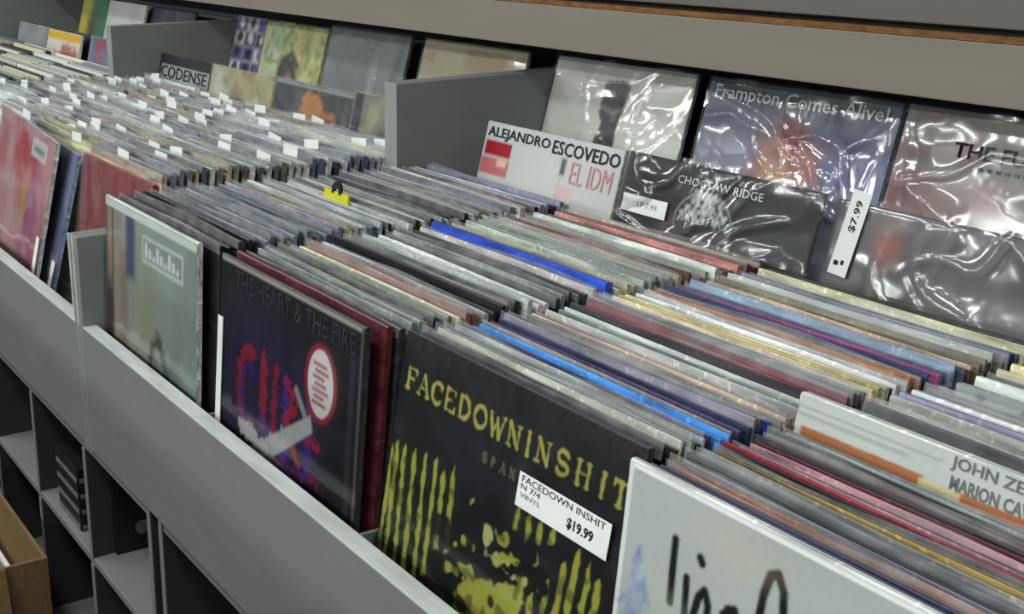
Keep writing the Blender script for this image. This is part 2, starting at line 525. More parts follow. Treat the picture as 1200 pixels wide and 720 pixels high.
def record_row(colours, xl, W, y0, y1, z0, lean, group, front, lip_share=0.6, tags=0.0, seed=0, zj=0.004, drift=4.0, gaps=None, xj=0.006):
    """a row of records standing one behind the other; one object each, with a plastic lip and maybe a price sticker"""
    g = random.Random(seed)
    n = len(colours)
    pitch = [g.uniform(0.8, 1.2) for _ in range(n)]
    pitch0 = list(pitch)
    for k, extra in (gaps or {}).items(): pitch[k] += extra
    s = (y1 - y0) / sum(pitch)
    y = y0
    made = []
    for i, cname in enumerate(colours):
        p = pitch[i] * s
        t = min(max(0.0022, round(min(p * g.uniform(0.45, 0.80), pitch0[i] * s - 0.0048), 3)), 0.010)
        me = sleeve_mesh(round(t, 3), round(W - 0.004, 4), 0.313, g.randint(1, 3))
        o = bpy.data.objects.new('vinyl_record', me)
        COL.objects.link(o)
        c = np.array(lin(PAL[cname])) * g.uniform(0.85, 1.15)
        c = c * 0.92 + c.mean() * 0.08
        c = np.clip(c * np.array([g.uniform(.92, 1.08) for _ in range(3)]), 0.005, 0.9)
        o.color = tuple(c) + (1,)
        place(o, xl + W / 2 + g.uniform(-xj, xj), y + p / 2, z0 + g.uniform(-zj, zj) + zj, lean + drift * i / n + g.uniform(-0.06, 0.06), g.uniform(-0.15, 0.15), g.uniform(-0.15, 0.15))
        tag(o, f'{cname} record sleeve, {ordinal(i + 1)} behind {front}', 'record', group)
        if g.random() < lip_share:
            l = bpy.data.objects.new('plastic_lip', g.choice(LIPS))
            link(l, o); l.location = (0, -t / 2, 0.0)
            l.scale = (W / 0.318, 1, 1)
        if g.random() < tags:
            q = bpy.data.objects.new('price_sticker', STICK)
            link(q, o)
            q.location = (g.uniform(-0.11, 0.11), -t / 2 - 0.0011, 0.306)
            q.rotation_euler = (R(g.uniform(0, 4)), R(g.uniform(-6, 6)), 0)
            q['label'] = 'small white price sticker'
        made.append(o)
        y += p
    return made


def cover(name, art, xl, yt, zt, lean, label, group=None, W=0.315, H=0.315, t=0.006, edge='white', yaw=0.0, wrap=None, cat='record', tilt=0.0):
    """a record shown face on: sleeve, printed cover, and its film; (xl, yt, zt) is the top left corner of its face"""
    me = sleeve_mesh(t, W, H, 0)
    o = bpy.data.objects.new(name, me)
    COL.objects.link(o)
    o.color = tuple(lin(PAL[edge])) + (1,)
    a = R(lean)
    place(o, xl + W / 2, yt - H * math.sin(a) + t / 2 * math.cos(a), zt - H * math.cos(a) - t / 2 * math.sin(a), lean, yaw, tilt)
    tag(o, label, cat, group)
    if art is not None:
        obj('cover_art', art.mesh(W - 0.002, H - 0.002, 0), M_art, o, loc=(0, -t / 2 - 0.0004, 0.001))
    if wrap:
        w = wrap_mesh(W, H, wrap.get('seed', 1), wrap.get('amp', 0.002), wrap.get('n', 80), wrap.get('creases', 9), wrap.get('ripples', 0.0004), -0.0022, wrap.get('margin', 0.003), wrap.get('bulge', 0))
        ww = obj('plastic_wrap', w, wrap.get('mat', M_film), o, loc=(0, -t / 2, 0))
    return o


# ------------------------------------------------------------------ the setting
fl = box('floor', -6, 5, -5, 1.2, -0.05, 0.0, M_floor, bevel=0); tag(fl, 'dark carpet floor', 'floor', kind='structure')
wl = box('wall_back', -6, 5, 0.93, 1.0, 0.0, 2.8, M_wall, bevel=0); tag(wl, 'plain grey wall behind the racks', 'wall', kind='structure')

wf = box('aisle_light_blocker', -6, 5, -1.75, -1.35, 0.001, 1.25, M_lamdark, bevel=0.004); tag(wf, 'unseen rack stand-in across the aisle, added to block low light', 'wall', kind='structure')  # unseen stand-in for the opposite rack, added to keep low light off the cubbies

# ------------------------------------------------------------------ record racks
ZR = 0.80


def end_panel(parent, x0, x1):
    p = prism_x('end_panel', [(0.0, 0.622), (0.0, 0.922), (0.30, 0.93), (0.4766, 0.94), (0.4766, 1.097), (0.79, 1.107), (0.79, 1.11), (0.85, 1.11), (0.85, 0.622)], x0, x1, M_lamdark, parent)
    e = box('edge_strip', x0, x1, 0.4748, 0.4768, 0.94, 1.097, M_edge2, p, 0.0004)
    e['label'] = 'pale worn edging'
    e2 = box('edge_strip', x0, x0 + 0.005, -0.0015, 0.0005, 0.80, 0.922, M_edge, p, 0.0004)
    e2['label'] = 'pale worn edging'
    return p


def rack(x0, x1, label, dividers=()):
    r = empty('record_rack', ((x0 + x1) / 2, 0.4, 0.622), label, 'rack', 'record racks along the wall')
    inv = Matrix.Translation((-(x0 + x1) / 2, -0.4, -0.622))
    parts = []
    parts.append(end_panel(r, x0, x0 + 0.0175))
    parts.append(end_panel(r, x1 - 0.0175, x1))
    a, b_ = x0 + 0.018, x1 - 0.018
    f = box('front_panel', a, b_, 0.0, 0.018, 0.626, ZR, M_lam, r); parts.append(f)
    e = box('rail_edging', a, b_, -0.0004, 0.0184, ZR - 0.0005, ZR + 0.0022, M_edge, f, 0.0008); e['label'] = 'white worn top edging of the rail'
    parts.append(box('bin_floor', a, b_, 0.018, 0.85, 0.640, 0.656, M_lamdark, r))
    parts.append(box('display_step', a, b_, 0.529, 0.70, 0.704, 0.719, M_lamdark, r))
    parts.append(box('display_step', a, b_, 0.685, 0.85, 0.788, 0.804, M_lamdark, r))
    parts.append(box('back_panel', a, b_, 0.836, 0.85, 0.656, 1.10, M_lamdark, r))
    for dx in dividers:
        parts.append(prism_x('row_divider', [(0.0185, 0.656), (0.0185, 0.79), (0.10, 0.79), (0.50, 0.82), (0.50, 0.656)], dx - 0.002, dx + 0.002, M_lamdark, r))
    for p in parts: p.matrix_parent_inverse = inv
    return r


rack(-0.018, 1.392, 'grey record rack with a white-edged rail under the yellow-barred album', (0.353, 0.7025))
rack(-1.308, -0.018, 'grey record rack on the left, its rail before the pink and lilac albums')
rack(-2.620, -1.308, 'farthest grey record rack beyond the left tall divider panel')

# cubby shelves underneath
def cubby(x0, x1, ndiv, label):
    r = empty('cubby_shelf', ((x0 + x1) / 2, 0.2, 0), label, 'shelf', 'cubby shelves below the racks')
    inv = Matrix.Translation((-(x0 + x1) / 2, -0.2, 0))
    ps = []
    for a in (x0, x1 - 0.012):
        ps.append(box('side_panel', a, a + 0.012, 0.0055, 0.40, 0.001, 0.62, M_cub, r)); ps.append(box('edge_strip', a, a + 0.012, 0.004, 0.0054, 0.001, 0.62, M_lam, r, 0.0004))
    for z, nm in ((0.608, 'top_board'), (0.427, 'shelf'), (0.217, 'shelf'), (0.03, 'bottom_board')):
        ps.append(box(nm, x0 + 0.012, x1 - 0.012, 0.006, 0.40, z, z + 0.012, M_lam, r))
    ps.append(box('back_panel', x0 + 0.012, x1 - 0.012, 0.40, 0.406, 0.001, 0.62, M_cub, r))
    w = (x1 - x0) / (ndiv + 1)
    for k in range(1, ndiv + 1):
        for z0, z1 in ((0.439, 0.608), (0.229, 0.427), (0.042, 0.217)):
            d_ = box('divider', x0 + w * k - 0.006, x0 + w * k + 0.006, 0.006, 0.40, z0, z1, M_cub, r); ps.append(d_)
            ps.append(box('edge_strip', x0 + w * k - 0.006, x0 + w * k + 0.006, 0.0045, 0.0059, z0, z1, M_lam, r, 0.0004))
    for p in ps: p.matrix_parent_inverse = inv
    return r


cubby(-0.874, 0.207, 3, 'grey cubby shelf on the left, behind the open cardboard box')
cubby(0.236, 1.317, 3, 'grey cubby shelf at right, below the long front rail')

# shelf hung above the racks
sh = empty('overhead_shelf', (-0.8, 0.6, 1.19), 'long warm grey overhead shelf with a raw brown board edge, above the albums', 'shelf')
inv = Matrix.Translation((0.8, -0.6, -1.19))
for p in (
        box('fascia', -4.2, 2.3, 0.660, 0.678, 1.1520, 1.2135, M_fascia, sh),
        box('raw_edge', -4.2, 2.3, 0.6594, 0.678, 1.2137, 1.2200, M_raw, sh, 0.0006),
        box('shelf_board', -4.2, 2.3, 0.678, 0.925, 1.1900, 1.2080, M_fascia, sh),
        box('upper_panel', -4.2, 2.3, 0.690, 0.708, 1.2255, 1.60, M_upper, sh),
        box('shelf_back', -4.2, 2.3, 0.905, 0.925, 1.208, 1.60, M_fascia, sh)):
    p.matrix_parent_inverse = inv

# ------------------------------------------------------------------ the face-on albums at the front of the rows
# pale blue-grey album
A = Art(130, '#8b968e')
A.grad('#98a39c', 0.2, 1.0).cloud('#7d877c', 6, .5, .8, 3, .5)
A.rect(0, 0, .10, 1, '#5f5048').rect(.10, 0, .20, 1, '#9a9184').rect(.02, .55, .08, .97, '#a89c8c', .7)
A.ell(.05, .5, .05, .16, '#43343a', 1, 4).rect(.18, 0, .27, .82, '#8d7868', .8, 6)
A.rect(.25, .72, .36, 1, '#3c4a74', .9, 5).rect(.36, .5, .42, .95, '#a2a08c', .6, 8)
A.ell(.5, .62, .10, .16, '#a5a078', .35, 30)
A.line([(.50, .32), (.56, .50), (.62, .55), (.70, .44), (.78, .34)], .045, '#39423f', .9, 4, .03, 3)
A.line([(.58, .45), (.66, .38), (.74, .46)], .03, '#52605e', .7, 5).ell(.75, .3, .13, .2, '#66796f', .6, 14, .1, 5)
A.rect(.93, 0, .975, 1, '#76a096', .6, 3).rect(0, 0, 1, .02, '#cfd6d0').rect(0, .965, 1, 1, '#d4dcd6')
A.rect(.44, .815, .87, .925, '#c3ccc8').rect(.455, .83, .855, .91, '#8d9791')
for k in range(9):
    A.rect(.47 + k * .041, .84, .50 + k * .041, .90 - .02 * (k % 3), '#d9dedb', .9)
cvA = cover('vinyl_record', A, 0.005, 0.040, 0.976, 3.5, 'pale blue-grey album with a boxed white title, at the front of its row', 'albums facing out at the front', edge='white', wrap=dict(seed=4, mat=M_filmthin, creases=5, amp=0.0012))

# dark guitar album
B = Art(190, '#17181e')
B.cloud('#22222c', 8, .4, .8, 2, .7)
g = random.Random(3)
B.ell(.35, .55, .38, .30, '#2a1c48', .55, 40)
cols = ['#8e1f34', '#37257e', '#a32034', '#46308c', '#7c1d3e', '#2d2a78']
# four big worn letters in red and violet
def worn(pts, w, i, op=.85): B.line(pts, w, cols[i % 6], op, 2, .035, i)
worn(arc(.24, .60, .065, .13, 60, 300), .045, 0); worn(arc(.25, .58, .05, .10, 60, 300), .02, 1)
worn([(.36, .73), (.36, .52)], .045, 2); worn([(.36, .52), (.45, .49)], .04, 1); worn([(.45, .49), (.45, .72)], .04, 0)
worn([(.53, .46), (.53, .70)], .045, 3); worn([(.53, .70), (.62, .66), (.53, .58), (.63, .46)], .035, 2)
worn([(.69, .46), (.69, .68)], .045, 1); worn([(.69, .67), (.77, .66)], .03, 0); worn([(.69, .56), (.76, .56)], .03, 2); worn([(.69, .46), (.78, .45)], .03, 4)
for k in range(16):
    u = .34 + .022 * k
    worn([(u, .44), (u + g.uniform(-.01, .01), g.uniform(.12, .3))], .018, k, .6)
B.poly([(.26, .395), (.34, .355), (.72, .60), (.70, .65)], '#aeb0ae', .95, 2)
B.line([(.24, .44), (.93, .36)], .03, '#8d8f90', .9, 2).line([(.20, .455), (.40, .435)], .05, '#b7b9b6', .9, 2, .04, 4)
B.line([(.36, .33), (.52, .40), (.94, .33)], .018, '#606268', .8, 2)
B.line([(.42, .46), (.43, .50)], .014, '#a0a2a0').line([(.50, .50), (.51, .55)], .014, '#a0a2a0').line([(.66, .64), (.60, .70)], .028, '#8f9190')
B.rect(.93, 0, .96, .9, '#33343a', .8, 3).rect(0, .985, 1, 1, '#a9a49a').rect(.985, 0, 1, 1, '#5b5552')
B.ell(.755, .765, .105, .123, '#8d2136').ell(.755, .765, .082, .105, '#d3d0cf')
for k in range(7):
    B.rect(.705 + .012 * (k % 2), .695 + .02 * k, .805 - .012 * ((k + 1) % 3), .707 + .02 * k, '#9a4a5a', .85)
cvB = cover('vinyl_record', B, 0.374, 0.046, 0.976, 4.5, 'black album with worn red and violet letters, a white guitar neck and a round sticker', 'albums facing out at the front', edge='charcoal', wrap=dict(seed=9, mat=M_filmthin, creases=3, amp=0.0006, ripples=0.0001))
lettering('THE HEART & THE FIRE', 0.262, 0.020, M_inkdim, cvB, -0.118, 0.286, -0.0042)
st = box('price_sticker', -0.0065, 0.0065, -0.0008, 0, 0, 0.12, M_white, cvB, 0.0003, loc=(-0.150, -0.0055, 0.128)); st['label'] = 'white price sticker on its left edge'

# yellow-barred black album
N = 250
Cc = Art(N, '#121315')
Cc.cloud('#1b1b26', 9, .45, .8, 6, .7).grad('#2b2d2c', .90, 1.0, .8).cloud('#39393a', 10, .62, .9, 8, .35)
Y = '#a9ab48'
bars = [((.004, .675), (.012, .25)), ((.030, .689), (.052, .25)), ((.070, .694), (.108, .25)), ((.122, .697), (.158, .25)), ((.176, .704), (.212, .25)), ((.230, .711), (.246, .38)), ((.270, .690), (.285, .47)), ((.314, .718), (.338, .43)),
        ((.418, .676), (.427, .541)), ((.474, .670), (.479, .540)), ((.605, .720), (.599, .646)), ((.617, .631), (.612, .575)), ((.652, .721), (.657, .615)), ((.698, .728), (.692, .651)), ((.701, .645), (.696, .599)),
        ((.747, .721), (.741, .672)), ((.804, .667), (.791, .35)), ((.844, .704), (.831, .35)), ((.888, .692), (.888, .35)), ((.755, .593), (.752, .35)), ((.706, .538), (.701, .35)), ((.662, .545), (.660, .43)), ((.925, .67), (.925, .35))]
Cc.rect(.26, .30, .96, .60, '#121215', 1, 6)
for k, ((u1, v1), (u0, v0)) in enumerate(bars):
    Cc.poly([(u0 - .010, v0), (u0 + .010, v0 + .01), (u1 + .011, v1 - .03), (u1 + .002, v1), (u1 - .010, v1 - .02)], Y, .95, 1.5, .010, 20 + k)
Cc.poly([(.40, .43), (.43, .455), (.49, .475), (.578, .500), (.664, .540), (.675, .44), (.60, .30), (.42, .30), (.40, .38)], Y, .92, 2, .030, 32)
Cc.ell(.55, .60, .16, .075, '#121215', 1, 2, .10, 31, 16).ell(.40, .50, .13, .09, '#131316', .95, 2, .12, 34, 16)
for k, (u, v, a_, b_) in enumerate([(.523, .553, .05, .012), (.579, .562, .03, .018), (.635, .590, .02, .010), (.600, .552, .05, .010), (.427, .478, .03, .012), (.365, .455, .02, .012), (.50, .60, .02, .02), (.56, .62, .02, .012), (.35, .52, .012, .008), (.33, .49, .01, .008), (.65, .555, .02, .02), (.40, .55, .012, .01)]):
    Cc.ell(u, v, a_, b_, Y if k % 3 else '#c0c07c', .9, 1.5, .03, 70 + k, 40)
Cc.line([(.46, .525), (.56, .53), (.68, .585), (.74, .60)], .026, '#101114', 1, 2, .02, 35)
Cc.cloud('#121215', 34, .66, .76, 40, .55)
Cc.line([(.0, .47), (.20, .42), (.36, .36)], .02, '#7d8070', .25, 8)
title = 'FACEDOWNINSHIT'
us = [.055, .117, .185, .250, .318, .392, .466, .540, .600, .660, .737, .813, .884, .945]
for ch, u in zip(title, us):
    cw = .060 if ch not in 'IW' else (.040 if ch == 'I' else .062)
    for pts, wt in serif(ch):
        q = [(u - cw / 2 + a * cw, .848 + b_ * .056) for a, b_ in pts]
        Cc.line(q, .0115 * wt, '#a9a54e', .95, 1.3, .005, ord(ch))
for k, ch in enumerate('SPAN'):
    for pts, wt in (serif(ch) if ch != 'P' else [([(.2, 0), (.2, 1)], 1), (arc(.3, .75, .4, .25, 100, -100), .6)]):
        Cc.line([(.425 + k * .04 + a * .024, .772 + b_ * .024) for a, b_ in pts], .006 * wt, '#7b7a52', .7, 1.3)
cvC = cover('vinyl_record', Cc, 0.7106, 0.076, 0.976, 9.6, 'black album with yellow bars and serif title, white price label at its right', 'albums facing out at the front', edge='charcoal', wrap=dict(seed=21, mat=M_filmthin, n=110, creases=5, amp=0.0016, ripples=0.00025))
st = box('price_sticker', -0.0545, 0.0545, -0.0006, 0, -0.0135, 0.0135, M_white, cvC, 0.0003, loc=(0.0855, -0.0062, 0.2405)); st['label'] = 'white price label with black print'
lettering('FACEDOWN INSHIT', 0.099, 0.0052, M_ink, st, -0.050, 0.0068, -0.0009)
lettering('N 7/4', 0.024, 0.0042, M_ink, st, -0.050, 0.0012, -0.0009)
lettering('VINYL', 0.026, 0.0038, M_inkgrey, st, -0.050, -0.0052, -0.0009)
lettering('$19.99', 0.030, 0.0092, M_ink, st, 0.008, -0.0080, -0.0009, thick=0.03)

# white handwritten album
D = Art(210, '#a3a8a4')
D.grad('#adb2ae', .3, 1.0, .6).cloud('#989e9a', 5, .5, .9, 3, .4)
D.rect(0, .988, 1, 1, '#e4e8e6').rect(0, 0, .012, 1, '#cdd6d4')
INK = '#17181a'
def pen(pts, w=.021): D.line(pts, w, INK, 1, 1.3)
pen([(.158, .885), (.160, .82), (.164, .752)]); pen([(.202, .820), (.205, .78), (.209, .735)], .020)
pen([(.205 + .027, .876), (.238, .868)], .021)
pen([(.262, .70), (.240, .715), (.232, .752), (.240, .795), (.255, .815), (.268, .79), (.270, .74), (.272, .70), (.285, .69)])
pen([(.305, .70), (.307, .76), (.310, .79)]); pen([(.308, .76), (.320, .805), (.338, .812), (.345, .76), (.347, .70)]); pen([(.346, .76), (.358, .79), (.374, .785), (.380, .73), (.383, .69)])
pen([(.456, .845), (.448, .90), (.430, .928), (.412, .918), (.402, .875), (.398, .81), (.402, .74), (.418, .69), (.440, .68), (.462, .70)])
for k in range(46):
    g2 = random.Random(900 + k)
    v = g2.uniform(.60, .83)
    wdt = (.84 - v) * .30 + .008
    u = .062 + g2.uniform(-wdt, wdt) * .7
    D.line([(u, v), (u + g2.uniform(-.02, .02), v - g2.uniform(.015, .05))], g2.uniform(.004, .010), g2.choice(['#6f7ab8', '#8791c4', '#5b64a8', '#a5b4ae']), .6, 3)
D.ell(.33, .93, .05, .02, '#c9b898', .35, 20).ell(.15, .70, .05, .04, '#b3c3a0', .4, 20)
cvD = cover('vinyl_record', D, 1.031, 0.056, 0.976, 5.0, 'white album handwritten in black with a pale blue tree sketch, nearest at right', 'albums facing out at the front', edge='white')

# ------------------------------------------------------------------ rows of records in the near rack
cA = 'black black charcoal black charcoal lilac slate grey lilac slate grey lilac slate grey lilac yellow grey white slate white black pale-grey white black white black grey white charcoal lilac black pale-grey grey beige charcoal grey white slate white tan black lilac pale-grey charcoal lilac cream'
cB = 'maroon charcoal grey grey cream charcoal grey-green cream salmon salmon white charcoal black grey-green black white white white charcoal grey charcoal grey charcoal pale-grey beige BLUE white cream cream pale-grey grey-green grey pale-grey pale-grey beige brown white pink grey-green white pink green salmon maroon maroon beige'
cC = 'black charcoal white grey black white purple bright-blue bright-blue grey purple navy lilac charcoal blue grey beige pink pale-grey grey grey-green white charcoal pink crimson crimson grey charcoal grey cream yellow cream charcoal white white orange orange slate navy lilac magenta slate pale-blue pale-blue slate brown beige olive olive charcoal pale-grey olive lilac navy navy cream cream charcoal yellow'
cD = 'navy navy salmon orange slate black charcoal slate grey gold gold black crimson pink maroon pink maroon charcoal maroon brown black pale-grey slate'
cD2 = 'black charcoal white pale-grey lilac white grey slate grey white charcoal cream cream yellow charcoal black olive charcoal'


def names(s): return [w.replace('bright-blue', 'bright blue').replace('pale-', 'pale ') if w != 'BLUE' else 'blue' for w in s.split()]


ZB = 0.6565
rowA = record_row(names(cA), 0.006, 0.334, 0.032, 0.500, ZB + .003, 4.0, 'records behind the pale blue-grey album', 'the pale blue-grey album', 0.55, 0.0, 1, gaps={22: .7})
rowB = record_row(names(cB), 0.368, 0.328, 0.034, 0.480, ZB + .003, 5.0, 'records behind the black guitar album', 'the black guitar album', 0.45, 0.0, 2, gaps={27: .8}, xj=0.004)
rowC = record_row(names(cC), 0.7100, 0.318, 0.037, 0.472, ZB + .003, 9.6, 'records behind the yellow-barred black album', 'the yellow-barred black album', 0.40, 0.0, 3, drift=1.0, xj=0.003)
rowD = record_row(names(cD), 1.036, 0.320, 0.040, 0.150, ZB + .0003, 5.5, 'records behind the white handwritten album', 'the white handwritten album', 0.30, 0.0, 4, drift=4, zj=0.0015)
rowD2 = record_row(names(cD2), 1.036, 0.320, 0.196, 0.460, ZB + .002, 12, 'records behind the white boxed set', 'the white boxed set with an orange band', 0.35, 0.0, 5, drift=2, gaps={8: 1.6}, xj=0.004)

# the thick blue boxed record standing a little proud in the second row
for o in rowB:
    if o['label'].startswith('blue'):
        o.location.z += 0.010
        o.color = tuple(lin('#2c52c0')) + (1,)
        o.scale = (1.0, 1.5, 1.0)
        for l in list(o.children): bpy.data.objects.remove(l)
        o['label'] = 'bright blue thick boxed record standing proud among pale sleeves'

# white boxed set with an orange band
X = Art(200, '#bdc2bd')
X.cloud('#a9aea9', 6, .5, .9, 2, .4).rect(.015, .885, .345, .932, '#a4663f', 1, 1, .002, 3).rect(.42, .885, 1, .928, '#a8683f', 1, 1, .003, 4)
X.line([(.42, .893), (.55, .880), (.66, .862)], .008, '#6a6a50', .8).rect(.0, .955, .30, .960, '#8d938d').rect(.0, .972, .38, .976, '#979d97')
X.rect(.335, .872, .435, .925, '#c2b98a').rect(.375, .893, .395, .908, '#4f4a36').ell(.78, .962, .02, .018, '#3c4440').rect(.0, .855, 1, .862, '#8f9793', .8, 3)
bx = cover('record_box_set', X, 1.031, 0.216, 0.991, 9, 'white boxed record set with an orange band, taller than its neighbours at right', edge='white', W=0.325, H=0.325, t=0.010)
lettering('JOHN ZENTA, CO', 0.105, 0.0105, M_inkgrey, bx, -0.032, 0.3125, -0.0062, thick=0.01)
lettering('MARION CAVE', 0.062, 0.0095, M_inkgrey, bx, -0.030, 0.3005, -0.0062, thick=0.015)

# sleeve with a row of dark dots
X = Art(90, '#8d9490')
X.rect(0, .9, 1, .955, '#6d7280')
for k in range(7): X.ell(.06 + .13 * k, .975, .014, .012, '#3f4446')
for k in range(30): X.rect(.02 + .033 * k, .915, .04 + .033 * k, .93 + .01 * (k % 3), '#b7b6c4', .7)
dt = cover('vinyl_record', X, 1.050, 0.388, 0.984, 12, 'pale grey album with a row of dark dots along its top', edge='pale grey')
dt.location.y = (rowD2[7].location.y + rowD2[8].location.y) / 2 - 0.002
dt.location.z = ZB + 0.009
dt.rotation_euler.x = (rowD2[7].rotation_euler.x + rowD2[8].rotation_euler.x) / 2

# yellow tab card in the first row
yt = empty('divider_card', (0.165, 0.252, 0.66), 'yellow topped divider card with a black blob, standing among white sleeves', 'card')
yc = box('card', -0.15, 0.15, -0.0008, 0.0008, 0, 0.312, M_white, yt, 0.0003)
yb = box('yellow_tab', -0.032, 0.034, -0.0014, 0.0014, 0.303, 0.325, M_yellow, yt, 0.0004)
bb = bpy.data.meshes.new('black_blob')
bm = bmesh.new()
pts = [(-.012, .322), (-.011, .331), (-.004, .338), (.006, .339), (.013, .334), (.015, .322), (.008, .322), (.006, .329), (-.003, .329), (-.005, .322)]
f = bm.faces.new([bm.verts.new((a, -.0016, z)) for a, z in pts])
ex = bmesh.ops.extrude_face_region(bm, geom=[f])
bmesh.ops.translate(bm, verts=[v for v in ex['geom'] if isinstance(v, bmesh.types.BMVert)], vec=(0, .003, 0))
bmesh.ops.recalc_face_normals(bm, faces=bm.faces[:]); bm.to_mesh(bb); bm.free()
obj('black_blob', bb, M_black, yt)
yt.location.y = (rowA[21].location.y + rowA[22].location.y) / 2
yt.rotation_euler = (rowA[22].rotation_euler.x, 0, 0)

# ------------------------------------------------------------------ rows in the left rack
def pick(seed, n, words):
    g = random.Random(seed)
    return [g.choice(words.split()).replace('pale-', 'pale ') for _ in range(n)]


mix = 'pale-grey white grey grey-green pale-grey slate charcoal white cream grey lilac pale-grey olive tan white'
LZ = 0.6605
LW = 0.3125
def lx(k): return -0.036 - LW * (k + 1)


rowL4 = record_row(['beige', 'lilac', 'grey', 'lilac', 'yellow', 'slate'] + pick(61, 30, mix), lx(0), LW, 0.096, 0.50, LZ + .012, 6, 'plastic-bagged records behind the red album', 'the red album of the left rack', 1.0, 0.5, 6, xj=0.001)
rowL3 = record_row(['cream', 'yellow', 'cream', 'white'] + pick(62, 30, mix), lx(1), LW, 0.092, 0.50, LZ + .012, 7, 'plastic-bagged records behind the lilac album', 'the lilac album of the left rack', 1.0, 0.6, 7, xj=0.001)
rowL2 = record_row(pick(63, 32, mix), lx(2), LW, 0.097, 0.50, LZ + .012, 7, 'plastic-bagged records behind the pink album', 'the pink album of the left rack', 1.0, 0.6, 8, xj=0.001)
rowL1 = record_row(pick(64, 24, mix), lx(3), LW, 0.16, 0.50, LZ + .012, 7, 'plastic-bagged records beside the left tall panel', 'the front of the row beside the left tall panel', 1.0, 0.6, 9, xj=0.001)

P = Art(90, '#b66c76')
P.cloud('#c8949a', 5, .35, .75, 2, .9).ell(.55, .85, .2, .1, '#b83040', .9, 6, .1, 3).ell(.75, .5, .12, .25, '#a03a80', .7, 10, .1, 4).ell(.6, .6, .05, .12, '#c8a040', .8, 5)
P.rect(.62, .86, .88, .96, '#cfd3cb').rect(.66, .89, .84, .92, '#7f8a80').cloud('#c8b8b8', 8, .6, .9, 6, .5)
pk = cover('vinyl_record', P, -0.722, 0.090, 0.998, 12, 'pink and red album leaning back, cut by the left edge of the view', 'albums facing out at the front', edge='white', tilt=4.5, wrap=dict(seed=31, creases=5, amp=0.002))
P = Art(90, '#6f6f9a')
P.cloud('#8f92bb', 5, .4, .8, 2, .8).ell(.75, .75, .12, .18, '#51538c', .9, 10, .1, 3).rect(0, 0, 1, .42, '#3c3f4a', .9, 10).ell(.75, .42, .16, .1, '#a9bcd0', .8, 5, .12, 4).line([(.6, .6), (.7, .4), (.9, .35)], .04, '#b4c6d8', .8, 4)
bl = cover('vinyl_record', P, -0.692, 0.114, 0.978, 14, 'lilac album with a pale blue figure, leaning between the pink and red albums', 'albums facing out at the front', edge='pale blue', tilt=3.5, wrap=dict(seed=33, creases=6, amp=0.002))
P = Art(90, '#8e2f36')
P.cloud('#a04a50', 5, .4, .8, 2, .7).ell(.9, .25, .15, .12, '#6a2626', .8, 8, .1, 2)
rd = cover('vinyl_record', P, -0.356, 0.122, 0.972, 9, 'plain red album at the front, left of the tall rack seam', 'albums facing out at the front', edge='red', W=0.310, wrap=dict(seed=35, creases=4, amp=0.002))
for par, x, z, h, ang in ((pk, 0.148, 0.05, 0.11, 0), (bl, 0.148, 0.02, 0.12, 0)):
    s_ = box('price_sticker', -0.008, 0.008, -0.0006, 0, 0, h, M_white, par, 0.0003, loc=(x, -0.006, z)); s_['label'] = 'long white price sticker down its right edge'

# far rack: rows nobody could count, one object
bm = bmesh.new()
g = random.Random(77)
for xl in (-1.648, -1.963, -2.278, -2.593):
    y = 0.06
    while y < 0.52:
        t = g.uniform(.004, .008)
        mt = Matrix.Translation((xl + .156 + g.uniform(-.006, .006), y + t / 2, ZB + .163 + g.uniform(0, .015))) @ Matrix.Rotation(-R(7), 4, 'X') @ Matrix.Diagonal((.310, t, .312, 1))
        bmesh.ops.create_cube(bm, size=1.0, matrix=mt)
        y += t + g.uniform(.002, .006)
me = bpy.data.meshes.new('packed_records')
bm.to_mesh(me); bm.free()
nf = len(me.polygons)
lay = me.color_attributes.new('print', 'FLOAT_COLOR', 'CORNER')
buf = np.ones((len(me.loops), 4), np.float32)
words = mix.split()
for k in range(nf // 6):
    c = lin(PAL[g.choice(words).replace('pale-', 'pale ')])
    buf[k * 24:(k + 1) * 24, :3] = c
lay.data.foreach_set('color', buf.ravel())
pr = obj('packed_records', me, M_art)
tag(pr, 'packed records with pale tops filling the farthest rack', 'records', kind='stuff')

# ------------------------------------------------------------------ face-on albums along the back
GB = 'albums standing along the back'
GU = 'albums on the upper back ledge'

# white album lettered ALEJANDRO ESCOVEDO
X = Art(110, '#bfc1bf')
X.cloud('#b3b3b5', 5, .4, .8, 3, .5).rect(0, 0, 1, .02, '#e0e2e0')
X.rect(.015, .845, .225, .915, '#9a1220').rect(.0, .755, .225, .835, '#b9666c').rect(.13, .80, .205, .835, '#d8b8a0')
X.rect(.605, .835, .64, .91, '#3c4044', .95, 2).line([(.615, .83), (.61, .70)], .01, '#a7acac')
X.rect(.60, .74, .72, .79, '#cfa8a8', .8, 2)
al = cover('vinyl_record', X, 0.052, 0.604, 1.043, 14, 'white album with bold black name across its top and red blocks', GB, edge='pale grey', W=0.318)
lettering('ALEJANDRO', 0.153, 0.019, M_ink, al, -0.152, 0.289, -0.0046, thick=0.012)
lettering('ESCOVEDO', 0.146, 0.019, M_ink, al, 0.008, 0.289, -0.0046, thick=0.012)
lettering('EL IDM', 0.088, 0.030, M_inkred, al, 0.058, 0.254, -0.0046)

